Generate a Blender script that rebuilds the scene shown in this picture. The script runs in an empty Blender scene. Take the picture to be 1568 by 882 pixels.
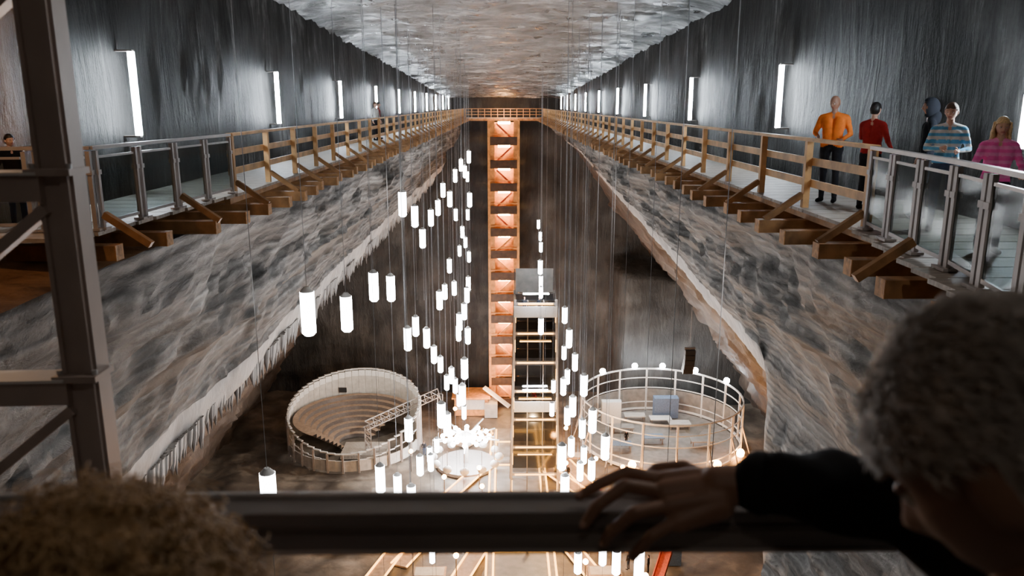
import bpy, math, random
from mathutils import Vector, Matrix, noise
random.seed(7)
D=bpy.data
SC=bpy.context.scene
EYE=1.6
FLOOR=-36.7
YEND=102.0
# ---------------------------------------------------------------- materials
def new_mat(name):
    m=D.materials.new(name); m.use_nodes=True
    nt=m.node_tree; b=nt.nodes['Principled BSDF']
    return m,nt,b
def simple(name,col,rough=.6,metal=0,var=.25,scale=8,bump=.0,stretch=(1,1,1),spec=.5):
    m,nt,b=new_mat(name)
    tc=nt.nodes.new('ShaderNodeTexCoord'); mp=nt.nodes.new('ShaderNodeMapping')
    mp.inputs['Scale'].default_value=stretch
    n=nt.nodes.new('ShaderNodeTexNoise'); n.inputs['Scale'].default_value=scale; n.inputs['Detail'].default_value=5
    r=nt.nodes.new('ShaderNodeValToRGB')
    c=Vector(col)
    r.color_ramp.elements[0].position=.3; r.color_ramp.elements[1].position=.7
    r.color_ramp.elements[0].color=(*(c*(1-var)),1); r.color_ramp.elements[1].color=(*[min(1,x) for x in c*(1+var)],1)
    nt.links.new(tc.outputs['Object'],mp.inputs[0]); nt.links.new(mp.outputs[0],n.inputs['Vector'])
    nt.links.new(n.outputs['Fac'],r.inputs[0]); nt.links.new(r.outputs[0],b.inputs['Base Color'])
    b.inputs['Roughness'].default_value=rough; b.inputs['Metallic'].default_value=metal
    b.inputs['Specular IOR Level'].default_value=spec
    if bump:
        bp=nt.nodes.new('ShaderNodeBump'); bp.inputs['Strength'].default_value=bump; bp.inputs['Distance'].default_value=.02
        nt.links.new(n.outputs['Fac'],bp.inputs['Height']); nt.links.new(bp.outputs[0],b.inputs['Normal'])
    return m
def emis(name,col,st):
    m,nt,b=new_mat(name)
    b.inputs['Base Color'].default_value=(*col,1)
    b.inputs['Emission Color'].default_value=(*col,1); b.inputs['Emission Strength'].default_value=st
    return m
def rock(name,stops,stretch,scale,rough,bump,dist=.1,wave=None,near=None,spec=.5,low=.45,lowscale=.25,rvar=0,fine=0,finescale=6):
    m,nt,b=new_mat(name); L=nt.links.new; N=nt.nodes.new
    tc=N('ShaderNodeTexCoord'); mp=N('ShaderNodeMapping'); mp.inputs['Scale'].default_value=stretch
    L(tc.outputs['Object'],mp.inputs[0])
    n=N('ShaderNodeTexNoise'); n.inputs['Scale'].default_value=scale; n.inputs['Detail'].default_value=11; n.inputs['Roughness'].default_value=.68
    n.inputs['Distortion'].default_value=.4
    L(mp.outputs[0],n.inputs['Vector'])
    n2=N('ShaderNodeTexNoise'); n2.inputs['Scale'].default_value=lowscale; n2.inputs['Detail'].default_value=6
    L(tc.outputs['Object'],n2.inputs['Vector'])
    mix=N('ShaderNodeMath'); mix.operation='MULTIPLY_ADD'; mix.inputs[1].default_value=low
    L(n2.outputs['Fac'],mix.inputs[0])
    sc=N('ShaderNodeMath'); sc.operation='MULTIPLY'; sc.inputs[1].default_value=1-low
    L(n.outputs['Fac'],sc.inputs[0]); L(sc.outputs[0],mix.inputs[2])
    fac=mix.outputs[0]
    if wave:
        for (bd,wsc,amt,dst,st) in wave:
            w=N('ShaderNodeTexWave'); w.bands_direction=bd; w.inputs['Scale'].default_value=wsc; w.inputs['Distortion'].default_value=dst
            w.inputs['Detail'].default_value=6; w.inputs['Detail Scale'].default_value=.5; w.inputs['Detail Roughness'].default_value=.65
            mp2=N('ShaderNodeMapping'); mp2.inputs['Scale'].default_value=st; L(tc.outputs['Object'],mp2.inputs[0]); L(mp2.outputs[0],w.inputs['Vector'])
            a=N('ShaderNodeMath'); a.operation='MULTIPLY_ADD'; a.inputs[1].default_value=amt; L(w.outputs['Fac'],a.inputs[0]); L(fac,a.inputs[2])
            s=N('ShaderNodeMath'); s.operation='SUBTRACT'; s.inputs[1].default_value=amt*.5; L(a.outputs[0],s.inputs[0]); fac=s.outputs[0]
    if fine:
        nf=N('ShaderNodeTexNoise'); nf.inputs['Scale'].default_value=finescale; nf.inputs['Detail'].default_value=8; nf.inputs['Roughness'].default_value=.7
        L(tc.outputs['Object'],nf.inputs['Vector'])
        a=N('ShaderNodeMath'); a.operation='MULTIPLY_ADD'; a.inputs[1].default_value=fine; L(nf.outputs['Fac'],a.inputs[0]); L(fac,a.inputs[2])
        s=N('ShaderNodeMath'); s.operation='SUBTRACT'; s.inputs[1].default_value=fine*.5; L(a.outputs[0],s.inputs[0]); fac=s.outputs[0]
    r=N('ShaderNodeValToRGB'); cr=r.color_ramp
    while len(cr.elements)<len(stops): cr.elements.new(.5)
    for e,(p,c) in zip(cr.elements,stops): e.position=p; e.color=(*c,1)
    L(fac,r.inputs[0]); col=r.outputs[0]
    if near:
        sx=N('ShaderNodeSeparateXYZ'); L(tc.outputs['Object'],sx.inputs[0])
        mr=N('ShaderNodeMapRange'); mr.inputs['From Min'].default_value=near[0]; mr.inputs['From Max'].default_value=near[1]
        mr.inputs['To Min'].default_value=1; mr.inputs['To Max'].default_value=0; L(sx.outputs['Y'],mr.inputs['Value'])
        r2=N('ShaderNodeValToRGB'); r2.color_ramp.elements[0].position=.35; r2.color_ramp.elements[1].position=.65
        r2.color_ramp.elements[0].color=(*near[2],1); r2.color_ramp.elements[1].color=(*near[3],1); L(fac,r2.inputs[0])
        mx=N('ShaderNodeMix'); mx.data_type='RGBA'; L(mr.outputs[0],mx.inputs['Factor']); L(col,mx.inputs['A'])
        L(r2.outputs[0],mx.inputs['B']); col=mx.outputs['Result']
    L(col,b.inputs['Base Color'])
    b.inputs['Roughness'].default_value=rough; b.inputs['Specular IOR Level'].default_value=spec
    if rvar:
        n3=N('ShaderNodeTexNoise'); n3.inputs['Scale'].default_value=.9; n3.inputs['Detail'].default_value=5; L(tc.outputs['Object'],n3.inputs['Vector'])
        m3=N('ShaderNodeMapRange'); m3.inputs['From Min'].default_value=.35; m3.inputs['From Max'].default_value=.65
        m3.inputs['To Min'].default_value=rough-rvar; m3.inputs['To Max'].default_value=rough+rvar; L(n3.outputs['Fac'],m3.inputs['Value']); L(m3.outputs[0],b.inputs['Roughness'])
    bp=N('ShaderNodeBump'); bp.inputs['Strength'].default_value=bump; bp.inputs['Distance'].default_value=dist
    L(fac,bp.inputs['Height']); L(bp.outputs[0],b.inputs['Normal'])
    return m
UST=[(.40,(.004,.0038,.0036)),(.50,(.012,.0116,.0112)),(.57,(.04,.039,.038)),(.64,(.16,.16,.16)),(.72,(.5,.5,.5))]
UK=dict(spec=.14,low=.45,lowscale=.5,fine=.08)
M_wallU=rock('salt_wall_dark',UST,(1,1.3,.22),1.5,.6,1,.3,**UK)
M_wallUL=rock('salt_wall_dark_brownend',UST,(1,1.3,.22),1.5,.6,1,.3,near=(11.2,12.4,(.09,.04,.018),(.5,.27,.13)),**UK)
M_wallL=rock('salt_wall_strata',[(.33,(.010,.009,.008)),(.44,(.036,.034,.031)),(.54,(.085,.081,.076)),(.64,(.16,.155,.148)),(.78,(.38,.37,.35))],(1,.4,1.1),1.0,.65,1,.35,
  wave=[('Z',.30,.18,16,(1,.22,1)),('Z',1.3,.10,9,(1,.35,1))],low=.35,fine=.14,finescale=3.5)
M_wallD=rock('salt_wall_deep',[(.3,(.025,.018,.015)),(.5,(.07,.055,.045)),(.7,(.18,.145,.12))],(1,.5,.3),.6,.65,.8,.4)
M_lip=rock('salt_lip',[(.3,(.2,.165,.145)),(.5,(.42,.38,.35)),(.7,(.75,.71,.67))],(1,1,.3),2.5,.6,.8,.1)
M_ledge=rock('salt_ledge_brown_shade',[(.3,(.010,.007,.005)),(.5,(.038,.026,.017)),(.7,(.10,.075,.05))],(1,.6,1),1.2,.7,.8,.15)  # brown rock band, its colour also carries the shade of the recess
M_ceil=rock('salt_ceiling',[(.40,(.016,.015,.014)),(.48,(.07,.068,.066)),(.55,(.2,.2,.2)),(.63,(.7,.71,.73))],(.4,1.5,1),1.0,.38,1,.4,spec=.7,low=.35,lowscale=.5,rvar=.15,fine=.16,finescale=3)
M_far=rock('salt_wall_end',[(.3,(.012,.012,.012)),(.5,(.034,.034,.033)),(.62,(.07,.07,.068)),(.8,(.16,.155,.15))],(1,1,.2),.6,.6,1,.6,spec=.3)
M_floor=rock('salt_floor',[(.3,(.045,.036,.028)),(.5,(.13,.11,.09)),(.7,(.33,.28,.22))],(1,1,1),.5,.5,.5,.2)
M_wood=simple('wood_rail',(.64,.36,.145),.55,0,.3,3,.3,(1,1,1))
M_beam=simple('wood_beam',(.34,.175,.07),.65,0,.4,4,.5)
M_beamEnd=simple('wood_beam_end',(.5,.25,.09),.7,0,.35,14,.5)
M_deck=simple('deck_planks',(.38,.33,.28),.6,0,.3,5,.3,(1,4,1))
M_steel=simple('brushed_steel',(.65,.65,.65),.3,.4,.15,10)
M_steelD=simple('painted_steel',(.16,.14,.13),.4,.3,.15,6)
M_steelT=simple('truss_steel',(.42,.38,.36),.42,.2,.12,5)
M_mast=simple('mast_steel',(.46,.38,.34),.4,.1,.12,5)
M_rail=simple('handrail_metal',(.26,.235,.225),.33,.35,.12,12,0,(.3,3,3))
M_black=simple('black_metal',(.015,.015,.017),.5)
M_white=simple('white_paint',(.75,.74,.72),.5,0,.08)
M_beige=simple('beige_panels',(.5,.47,.43),.6,0,.15,2)
M_seat=simple('bench_wood',(.36,.25,.17),.6,0,.25,3)
M_orangeW=simple('orange_wood',(.78,.32,.075),.55,0,.3,2)
M_brownW=simple('brown_wood',(.07,.03,.012),.6,0,.35,2)
M_redP=simple('red_paint',(.6,.10,.04),.5)
M_blueP=simple('blue_paint',(.10,.15,.24),.5)
M_greyP=simple('grey_panels',(.2,.18,.16),.5,0,.25,1.5)
M_tube=emis('fluorescent_glow',(.82,.92,1),165)
M_lant=emis('lantern_glow',(.95,.97,1),28)
M_led=emis('yellow_led',(1,.48,.09),8)
M_warm=emis('warm_lamp',(1,.40,.09),130)
M_cool=emis('cool_lamp',(.9,.95,1),170)
M_stairl=emis('stair_lamp',(1,.5,.17),110)
M_cable=simple('steel_cable',(.3,.3,.31),.5)
def glass(name,tint,mixf):
    m=D.materials.new(name); m.use_nodes=True; nt=m.node_tree; nt.nodes.clear()
    o=nt.nodes.new('ShaderNodeOutputMaterial'); mx=nt.nodes.new('ShaderNodeMixShader'); t=nt.nodes.new('ShaderNodeBsdfTransparent'); g=nt.nodes.new('ShaderNodeBsdfGlossy')
    t.inputs[0].default_value=(*tint,1); g.inputs['Roughness'].default_value=.08; mx.inputs[0].default_value=mixf
    nt.links.new(t.outputs[0],mx.inputs[1]); nt.links.new(g.outputs[0],mx.inputs[2]); nt.links.new(mx.outputs[0],o.inputs[0])
    return m
M_glass=glass('railing_glass',(.55,.6,.6),.05)
M_glassD=glass('tower_glass',(.6,.6,.6),.12)
# ---------------------------------------------------------------- mesh builder
class MB:
    def __init__(s): s.v=[];s.f=[];s.mi=[];s.mats=[];s.sm=[]
    def m(s,mat):
        if mat not in s.mats: s.mats.append(mat)
        return s.mats.index(mat)
    def add(s,vs,fs,mat,smooth=False,M=None):
        o=len(s.v)
        for v in vs:
            v=Vector(v)
            s.v.append(tuple(M@v) if M else tuple(v))
        k=s.m(mat) if not isinstance(mat,list) else None
        for i,f in enumerate(fs):
            s.f.append([a+o for a in f]); s.mi.append(k if k is not None else s.m(mat[i])); s.sm.append(smooth)
    def box(s,c,d,mat,R=None):
        x,y,z=[a/2 for a in d]
        vs=[Vector((i*x,j*y,k*z)) for i in(-1,1) for j in(-1,1) for k in(-1,1)]
        if R: vs=[R@v for v in vs]
        c=Vector(c); vs=[v+c for v in vs]
        s.add(vs,[(0,1,3,2),(4,6,7,5),(0,4,5,1),(2,3,7,6),(0,2,6,4),(1,5,7,3)],mat)
    def beam(s,a,b,w,h,mat,up=(0,0,1)):
        a=Vector(a);b=Vector(b);d=(b-a);L=d.length;d.normalize();u=Vector(up)
        if abs(d.dot(u))>.98:u=Vector((0,1,0))
        r=d.cross(u).normalized();u=r.cross(d)
        R=Matrix((r,d,u)).transposed()
        s.box((a+b)/2,(w,L,h),mat,R)
    def cyl(s,a,b,r0,r1,mat,n=12,smooth=True,caps=True):
        a=Vector(a);b=Vector(b);d=(b-a).normalized();u=Vector((0,0,1)) if abs(d.z)<.95 else Vector((1,0,0))
        x=d.cross(u).normalized();y=d.cross(x)
        vs=[];fs=[]
        for p,r in((a,r0),(b,r1)):
            for i in range(n):
                t=2*math.pi*i/n; vs.append(p+x*math.cos(t)*r+y*math.sin(t)*r)
        for i in range(n): fs.append((i,(i+1)%n,n+(i+1)%n,n+i))
        s.add(vs,fs,mat,smooth)
        if caps: s.add(vs,[tuple(range(n))[::-1],tuple(range(n,2*n))],mat)
    def ell(s,c,r,mat,R=None,nu=14,nv=10,smooth=True):
        vs=[];fs=[];c=Vector(c)
        for i in range(nv+1):
            p=math.pi*i/nv
            for j in range(nu):
                t=2*math.pi*j/nu
                v=Vector((r[0]*math.sin(p)*math.cos(t),r[1]*math.sin(p)*math.sin(t),r[2]*math.cos(p)))
                if R: v=R@v
                vs.append(v+c)
        for i in range(nv):
            for j in range(nu): fs.append((i*nu+j,(i+1)*nu+j,(i+1)*nu+(j+1)%nu,i*nu+(j+1)%nu))
        s.add(vs,fs,mat,smooth)
    def tube(s,pts,rs,mat,n=8):
        pts=[Vector(p) for p in pts]; vs=[];fs=[]
        x=None
        for i,p in enumerate(pts):
            d=(pts[min(i+1,len(pts)-1)]-pts[max(i-1,0)]).normalized()
            if x is None:
                u=Vector((0,0,1)) if abs(d.z)<.9 else Vector((1,0,0)); x=d.cross(u).normalized()
            else: x=(x-d*x.dot(d)).normalized()
            y=d.cross(x); r=rs[i] if isinstance(rs,(list,tuple)) else rs
            for k in range(n):
                t=2*math.pi*k/n; vs.append(p+x*math.cos(t)*r+y*math.sin(t)*r)
        for i in range(len(pts)-1):
            for k in range(n): fs.append((i*n+k,i*n+(k+1)%n,(i+1)*n+(k+1)%n,(i+1)*n+k))
        s.add(vs,fs,mat,True)
    def obj(s,name,loc=(0,0,0),bevel=0):
        me=D.meshes.new(name)
        L=Vector(loc)
        me.from_pydata([tuple(Vector(v)-L) for v in s.v],[],s.f)
        for m in s.mats: me.materials.append(m)
        me.polygons.foreach_set('material_index',s.mi); me.polygons.foreach_set('use_smooth',s.sm)
        me.update()
        o=D.objects.new(name,me); o.location=loc; SC.collection.objects.link(o)
        if bevel:
            b=o.modifiers.new('b','BEVEL'); b.width=bevel; b.segments=2
        return o
def nz(x,y,z,s=1.0,o=4):
    return noise.fractal(Vector((x*s,y*s,z*s)),.9,2.1,o)
def ceilz(y): return EYE+4.0-.031*y
# ---------------------------------------------------------------- side walls
def side(name,sg):
    def prof(y):
        k=1.0
        if sg>0:
            k=max(.45,(9.3-.063*max(y,14))/8.3)
        def zz(r): return EYE-1.95-(r-1.95)*k
        nearR=sg>0 and y<22.7
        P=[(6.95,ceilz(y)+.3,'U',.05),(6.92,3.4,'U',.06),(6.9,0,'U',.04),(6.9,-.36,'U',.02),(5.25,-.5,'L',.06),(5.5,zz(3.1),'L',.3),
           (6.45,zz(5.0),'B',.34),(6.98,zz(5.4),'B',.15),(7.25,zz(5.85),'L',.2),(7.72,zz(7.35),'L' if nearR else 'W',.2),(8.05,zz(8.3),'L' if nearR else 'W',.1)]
        if nearR:
            P+= [(8.1,-9,'L',.3),(8.2,-14,'L',.4),(8.4,-22,'L',.4),(8.5,-30,'L',.4),(8.6,FLOOR-.5,'L',.3)]
        else:
            P+= [(8.6,zz(8.6),'D',.1),(14,-11,'D',.6),(22,-20.7,'D',.8),(27.5,-28,'D',1.0),(33,FLOOR-.5,'D',.8)]
        return P
    subs=[4,6,1,3,8,12,3,3,8,4,3,14,16,14,14]
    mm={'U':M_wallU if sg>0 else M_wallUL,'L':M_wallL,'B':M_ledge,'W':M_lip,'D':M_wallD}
    ys=[];y=-3.0
    while y<60: 
        ys.append(y); y+=.3
    while y<YEND+1.2: ys.append(y); y+=.7
    if sg>0: ys=sorted([q for q in ys if abs(q-22.7)>.2]+[22.69,22.71])
    vs=[];fs=[];mats=[];W=0
    for y in ys:
        P=prof(y); row=[]
        for i in range(len(P)-1):
            a=P[i];b=P[i+1]
            for k in range(subs[i]):
                t=k/subs[i]; row.append((a[0]+(b[0]-a[0])*t,a[1]+(b[1]-a[1])*t,a[3]+(b[3]-a[3])*t,a[2]))
        row.append((P[-1][0],P[-1][1],P[-1][3],P[-1][2])); W=len(row)
        for (x,z,am,m) in row:
            n=nz(x,y*.6,z,.45)+.45*nz(x,y,z,1.6,5)
            if m=='L': n+=.6*math.sin(z*2.4+y*.30+4*nz(x,y*.4,z,.25))
            n2=nz(x+9,y*.5,z,.3)
            vs.append((sg*(x+am*n),y,z+am*.6*n2)); mats.append(m)
    fm=[]
    for i in range(len(ys)-1):
        for j in range(W-1):
            a=i*W+j; q=(a,a+1,a+W+1,a+W)
            fs.append(q if sg>0 else q[::-1]); fm.append(mm[mats[a]])
    mb=MB(); mb.add(vs,fs,fm,True); return mb.obj(name)
side('wall_left',-1); side('wall_right',1)
# ceiling
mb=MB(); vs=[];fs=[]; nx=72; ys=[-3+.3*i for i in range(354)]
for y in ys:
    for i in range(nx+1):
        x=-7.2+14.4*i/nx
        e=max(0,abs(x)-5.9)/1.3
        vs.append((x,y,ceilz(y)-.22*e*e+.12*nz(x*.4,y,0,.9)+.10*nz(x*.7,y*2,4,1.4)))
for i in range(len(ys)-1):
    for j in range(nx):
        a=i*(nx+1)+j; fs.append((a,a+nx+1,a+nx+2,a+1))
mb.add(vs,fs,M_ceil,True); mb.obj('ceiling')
# end wall with a rock buttress
mb=MB(); vs=[];fs=[]; nx=96;nzv=70
for k in range(nzv+1):
    z=FLOOR-.5+(4.2-FLOOR)*k/nzv
    for i in range(nx+1):
        x=-36+72*i/nx
        y=YEND
        bx=min(1,max(0,(x-13.5)/1.2)); bz=min(1,max(0,(-17.8-z-.12*(x-14))/1.2))
        y-=5.0*bx*bz
        y-=.5*nz(x,z,3,.25)+.2*nz(x,z,1,1.1)
        vs.append((x,y+.3,z))
for k in range(nzv):
    for i in range(nx):
        a=k*(nx+1)+i; fs.append((a,a+1,a+nx+2,a+nx+1))
mb.add(vs,fs,M_far,True); mb.obj('wall_end')
mb=MB(); mb.add([(-36,-3,FLOOR-1),(36,-3,FLOOR-1),(36,-3,6.5),(-36,-3,6.5)],[(0,1,2,3)],M_wallU); mb.obj('wall_back')
# floor
mb=MB(); vs=[];fs=[]; nx=72;ny=106
for j in range(ny+1):
    for i in range(nx+1):
        x=-36+i;y=-3+j
        a=.12 if abs(x)<22 else .7
        if x<-9 and y<76: a=.9
        vs.append((x,y,FLOOR-.1+a*nz(x,y,0,.3)*.8))
for j in range(ny):
    for i in range(nx):
        a=j*(nx+1)+i; fs.append((a,a+1,a+nx+2,a+nx+1))
mb.add(vs,fs,M_floor,True); mb.obj('floor')
# salt stalactite fringe
mb=MB(); y=8.0
while y<92:
    L=.18+.5*random.random()**1.5+.3*max(0,nz(0,y,0,.8))
    r=.06+.06*random.random()
    x=-8.02-.12*random.random()+.1*nz(8,y*.6,-6.7,.45)
    z=EYE-8.25
    a=(x,y,z+.25); b=(x+random.uniform(-.03,.03),y,z-L)
    mb.tube([a,(x,y,z-L*.35),b],[r*1.2,r*.75,.008],M_lip,6)
    y+=.07+.05*random.random()+y*.0012
mb.obj('salt_stalactites')
# ---------------------------------------------------------------- walkways
def walkway(sg):
    rx=4.8 if sg>0 else 5.0
    y0=6.0 if sg>0 else 9.6
    ph=10.35 if sg>0 else 14.7
    mb=MB()
    y=y0 if sg<0 else 1.3
    while y<101.3:
        inner=rx-.12
        if sg>0 and y<10.3: inner=4.68-(10.3-y)*.19
        if sg<0 and y<14.7: inner=4.9+ (14.7-y)*.07
        x0=inner;x1=6.78
        mb.box((sg*(x0+x1)/2,y+.24,-.03),(x1-x0,.47,.05),M_deck); y+=.5
    ys=ph if sg<0 else 10.3
    mb.beam((sg*(rx+.1),ys-.1,-.13),(sg*(rx+.1),101.5,-.13),.1,.14,M_beam)
    y=ph-1.1*int((ph-y0)/1.1)
    while y<100.5:
        end=rx-.7+random.uniform(-.07,.07)
        if sg<0 and y<14: end+=(14-y)*.2
        if sg>0 and y<9.5: end-= (9.5-y)*.05
        mb.beam((sg*end,y,-.3),(sg*6.5,y,-.3),.21,.2,M_beam)
        mb.box((sg*(end-.004),y,-.3),(.012,.214,.204),M_beamEnd)
        y+=1.1
    yy=ph-2.2*3
    while yy<100.5:
        if yy>y0:
            rr=rx if (sg<0 or yy>10) else 4.75-(10.3-yy)*.19
            if sg<0 and yy<14: rr=5.0+(14.7-yy)*.06
            mb.beam((sg*(rr-.62),yy+.0,-.2),(sg*(rr-.05),yy+.0,.2),.09,.09,M_beam)
        yy+=2.2
    mb.obj('wooden_walkway',bevel=0)
    mb=MB(); y=ph
    while y<100.6:
        mb.box((sg*rx,y,.5),(.1,.1,1.06),M_wood); y+=2.2
    ye=100.8
    mb.box((sg*rx,(ph+ye)/2,1.06),(.13,ye-ph+.1,.05),M_wood)
    mb.box((sg*(rx+.065),(ph+ye)/2,.72),(.03,ye-ph,.12),M_wood)
    mb.box((sg*(rx+.065),(ph+ye)/2,.38),(.03,ye-ph,.12),M_wood)
    mb.obj('wooden_railing')
walkway(1); walkway(-1)
def glass_rail(pts,name='glass_railing'):
    mb=MB()
    for a,b in zip(pts[:-1],pts[1:]):
        a=Vector((*a,0));b=Vector((*b,0)); L=(b-a).length; n=max(1,round(L/.95))
        d=(b-a).normalized()
        mb.beam(a+Vector((0,0,1.06)),b+Vector((0,0,1.06)),.07,.045,M_steelT)
        for i in range(n):
            p=a+(b-a)*(i/n); q=a+(b-a)*((i+1)/n)
            for s_ in ((p+d*.03),(q-d*.1)):
                mb.box(s_+Vector((0,0,.5)),(.055,.055,1.04),M_steelT)
                mb.box(s_+Vector((0,0,.02)),(.14,.14,.03),M_steelT)
                mb.box(s_+Vector((0,0,.75)),(.08,.08,.06),M_steelT)
            mb.beam(p+d*.08+Vector((0,0,.52)),q-d*.15+Vector((0,0,.52)),.012,.82,M_glass)
            mb.beam(p+d*.08+Vector((0,0,.1)),q-d*.15+Vector((0,0,.1)),.03,.04,M_steelT)
            mb.beam(p+d*.08+Vector((0,0,.94)),q-d*.15+Vector((0,0,.94)),.03,.03,M_steelT)
    return mb.obj(name)
glass_rail([(4.72,10.2),(4.36,7.6),(4.0,5.9),(3.6,4.2)])
glass_rail([(-4.98,14.6),(-5.12,12.4),(-5.25,10.2),(-6.75,10.0)])
# far bridge
mb=MB()
mb.box((0,101.0,-.06),(9.4,1.4,.12),M_deck); 
for z in(.35,.7,1.06): mb.box((0,100.35,z),(9.6,.05,.05),M_wood)
for i in range(13): mb.box((-4.8+.8*i,100.35,.53),(.07,.07,1.06),M_wood)
mb.box((0,100.5,-.25),(9.4,.2,.3),M_beam)
mb.obj('end_footbridge')
# near platform + handrail
mb=MB()
for i in range(8): mb.box((0,-2.6+.5*i-.03,-.04),(9.8,.47,.08),M_deck)
mb.box((0,1.1,-.2),(9.8,.12,.25),M_steelD)
mb.obj('viewing_platform')
mb=MB()
mb.box((.1,1.01,1.024),(5.6,.05,.06),M_rail)
mb.box((.1,1.033,1.057),(5.6,.009,.008),M_steel); mb.box((.1,.984,.996),(5.6,.006,.006),M_steelT)  # pale strips stand in for highlight lines along the bar's edges
mb.box((.1,.984,1.03),(5.6,.004,.012),M_steelD)
for x in(-2.6,2.6): mb.box((x,1.01,.5),(.05,.05,1.0),M_rail)
for z in(.15,.45): mb.box((.1,1.01,z),(5.4,.03,.03),M_rail)
mb.obj('platform_handrail',bevel=.003)
# truss mast
mb=MB(); px,py=-1.235,2.2
w=.1
mb.box((px,py,1.6),(w*.9,.012,7.0),M_mast); mb.box((px-w*.45,py+.03,1.6),(.01,.07,7.0),M_mast); mb.box((px+w*.45,py+.03,1.6),(.01,.07,7.0),M_mast)
mb.box((px+w*.3,py-.012,1.6),(.022,.012,7.0),M_mast); mb.box((px-w*.38,py-.012,1.6),(.012,.012,7.0),M_mast)
for z in(2.0,1.42,.83,.24):
    mb.box((px,py+.01,z),(w*1.25,.11,.018),M_mast)
    mb.beam((px-.03,py,z-.045),(px-1.1,py-.05,z-.045),.07,.07,M_mast)
    mb.beam((px-.03,py,z-.003),(px-1.1,py-.05,z-.003),.10,.008,M_white)  # white plates put the light on the members' top faces into colour
    mb.beam((px-.03,py,z-.1),(px-.6,py-.02,z-.55),.05,.03,M_mast)
    for sx in(-.05,.05): mb.cyl((px+sx,py-.02,z+.008),(px+sx,py-.02,z+.022),.008,.008,M_steel,6)
mb.box((px-1.1,py,1.6),(.09,.09,7.0),M_mast)
mb.obj('steel_truss_mast')
# ---------------------------------------------------------------- wall tube lights
mb=MB()
def tube(sg,y):
    x=sg*6.64; z=1.78
    mb.cyl((x,y,z-.73),(x,y,z+.73),.062,.062,M_tube,10)
    for s_ in(-1,1): mb.box((x+sg*.12,y,z+s_*.75),(.32,.11,.03),M_steelD)
for k in range(11):
    if k>0 and 14.7-9.2+9.2*k<99: tube(-1,14.7-9.2+9.2*k)
    if 10.2+9.3*k<99: tube(1,10.2+9.3*k)
mb.obj('fluorescent_wall_lights')
# ---------------------------------------------------------------- lanterns (world positions of lantern centres)
LW=[(-3.7,28.7,-1.9),(-3.8,33.4,-3.0),(-3.9,37.3,-4.6),(-3.9,15.2,-2.4),(-3.9,18.9,-3.4),(-4.0,23.6,-3.8),(-3.95,26.8,-4.6),(-4.0,42.9,-4.4),(-3.9,46.4,-4.3),(-3.9,50.5,-3.7),(-3.2,46.5,-3.8),(-3.4,55.3,-3.2),(-3.3,61.0,-2.9),(-3.0,60.9,-3.4),(-2.7,61.2,-2.3),(-3.3,71.5,-4.7),(-2.2,50.3,-4.3),(-3.7,60.2,-6.6),(-3.1,66.8,-7.5),(-3.2,59.9,-7.9),(-3.8,66.1,-10.5),(-3.3,66.3,-9.8),(-3.0,66.0,-11.0),(-3.5,49.4,-8.4),(-3.1,36.7,-7.5),(-3.5,45.2,-9.1),(-3.2,49.1,-9.8),
(-2.3,49.1,-9.5),(-2.2,45.2,-9.3),(-2.2,41.8,-9.4),(-2.3,38.9,-9.2),(-2.7,44.7,-11.5),(-2.0,41.5,-10.7),(-4.0,34.3,-8.1),(-3.5,34.1,-8.6),(-3.7,29.0,-7.1),(-3.6,38.5,-10.8),(-3.5,41.1,-12.2),(-2.9,41.0,-12.8),(-3.4,44.0,-14.3),(-2.9,44.0,-14.5),(-1.7,31.9,-9.3),(-1.8,31.7,-10.4),(-2.2,25.8,-8.9),(-2.2,28.3,-10.3),(-3.5,26.9,-9.9),(-3.6,31.0,-13.3),(-4.1,40.0,-17.0),(-4.0,43.2,-17.9),(-3.8,22.2,-9.5),(-3.9,26.4,-11.9),(-3.1,24.0,-11.1),(-3.9,38.0,-21.9),(-4.3,13.2,-5.3),
(3.5,80.0,-10.3),(3.7,79.7,-11.5),(3.3,70.1,-10.9),(2.3,49.4,-8.5),(2.8,59.0,-11.6),(2.8,58.8,-12.4),(2.0,41.6,-10.2),(3.3,41.7,-9.6),(3.1,36.3,-9.3),(3.8,48.1,-13.8),(3.6,38.4,-11.2),(3.7,44.1,-14.0),(3.2,30.1,-9.4),(3.0,38.1,-12.4),(2.9,31.6,-10.9),(3.0,35.4,-12.9),(3.2,26.9,-9.6),(3.5,33.2,-12.6),(3.5,25.5,-10.0),(3.0,33.0,-13.4),(1.9,24.3,-9.8),(3.5,29.3,-12.7),(3.4,32.8,-14.5),(2.0,24.1,-10.8),(2.8,27.1,-15.5),(3.8,27.5,-15.4),(3.8,24.1,-13.6),(3.9,20.5,-11.4),
(3.4,52.0,-17.5),(3.0,47.0,-17.2),(-3.2,52.0,-18.5),(-2.6,47.5,-17.6),(3.9,36.0,-15.2),(-3.7,36.5,-15.8)]
mb=MB()
for (x,y,z) in LW:
    r=.145
    mb.cyl((x,y,z-.44),(x,y,z+.40),r,r,M_lant,12)
    mb.cyl((x,y,z-.5),(x,y,z-.44),r*.6,r*.97,M_lant,12)
    mb.cyl((x,y,z+.40),(x,y,z+.5),r*.98,r*.35,M_white,12)
    mb.cyl((x,y,z+.5),(x,y,ceilz(y)-.18),.006,.006,M_cable,4)
    if random.random()<.6: mb.cyl((x,y,z-.5),(x,y,z-.5-random.uniform(2,7)),.006,.006,M_cable,4)
mb.obj('pendant_lanterns')
mb=MB()
for x,y,z in [(-3.9,30,-22),(-3.4,26,-20),(3.6,36,-24),(3.8,17,-7),(3.7,13,-6),(3.0,42,-24),(2.7,50,-26),(3.8,27,-14),(-3.9,40,-25),(-3.1,47,-25)]:
    mb.cyl((x,y,z),(x,y,ceilz(y)-.18),.008,.008,M_cable,4)
mb.obj('suspension_cables')
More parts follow.
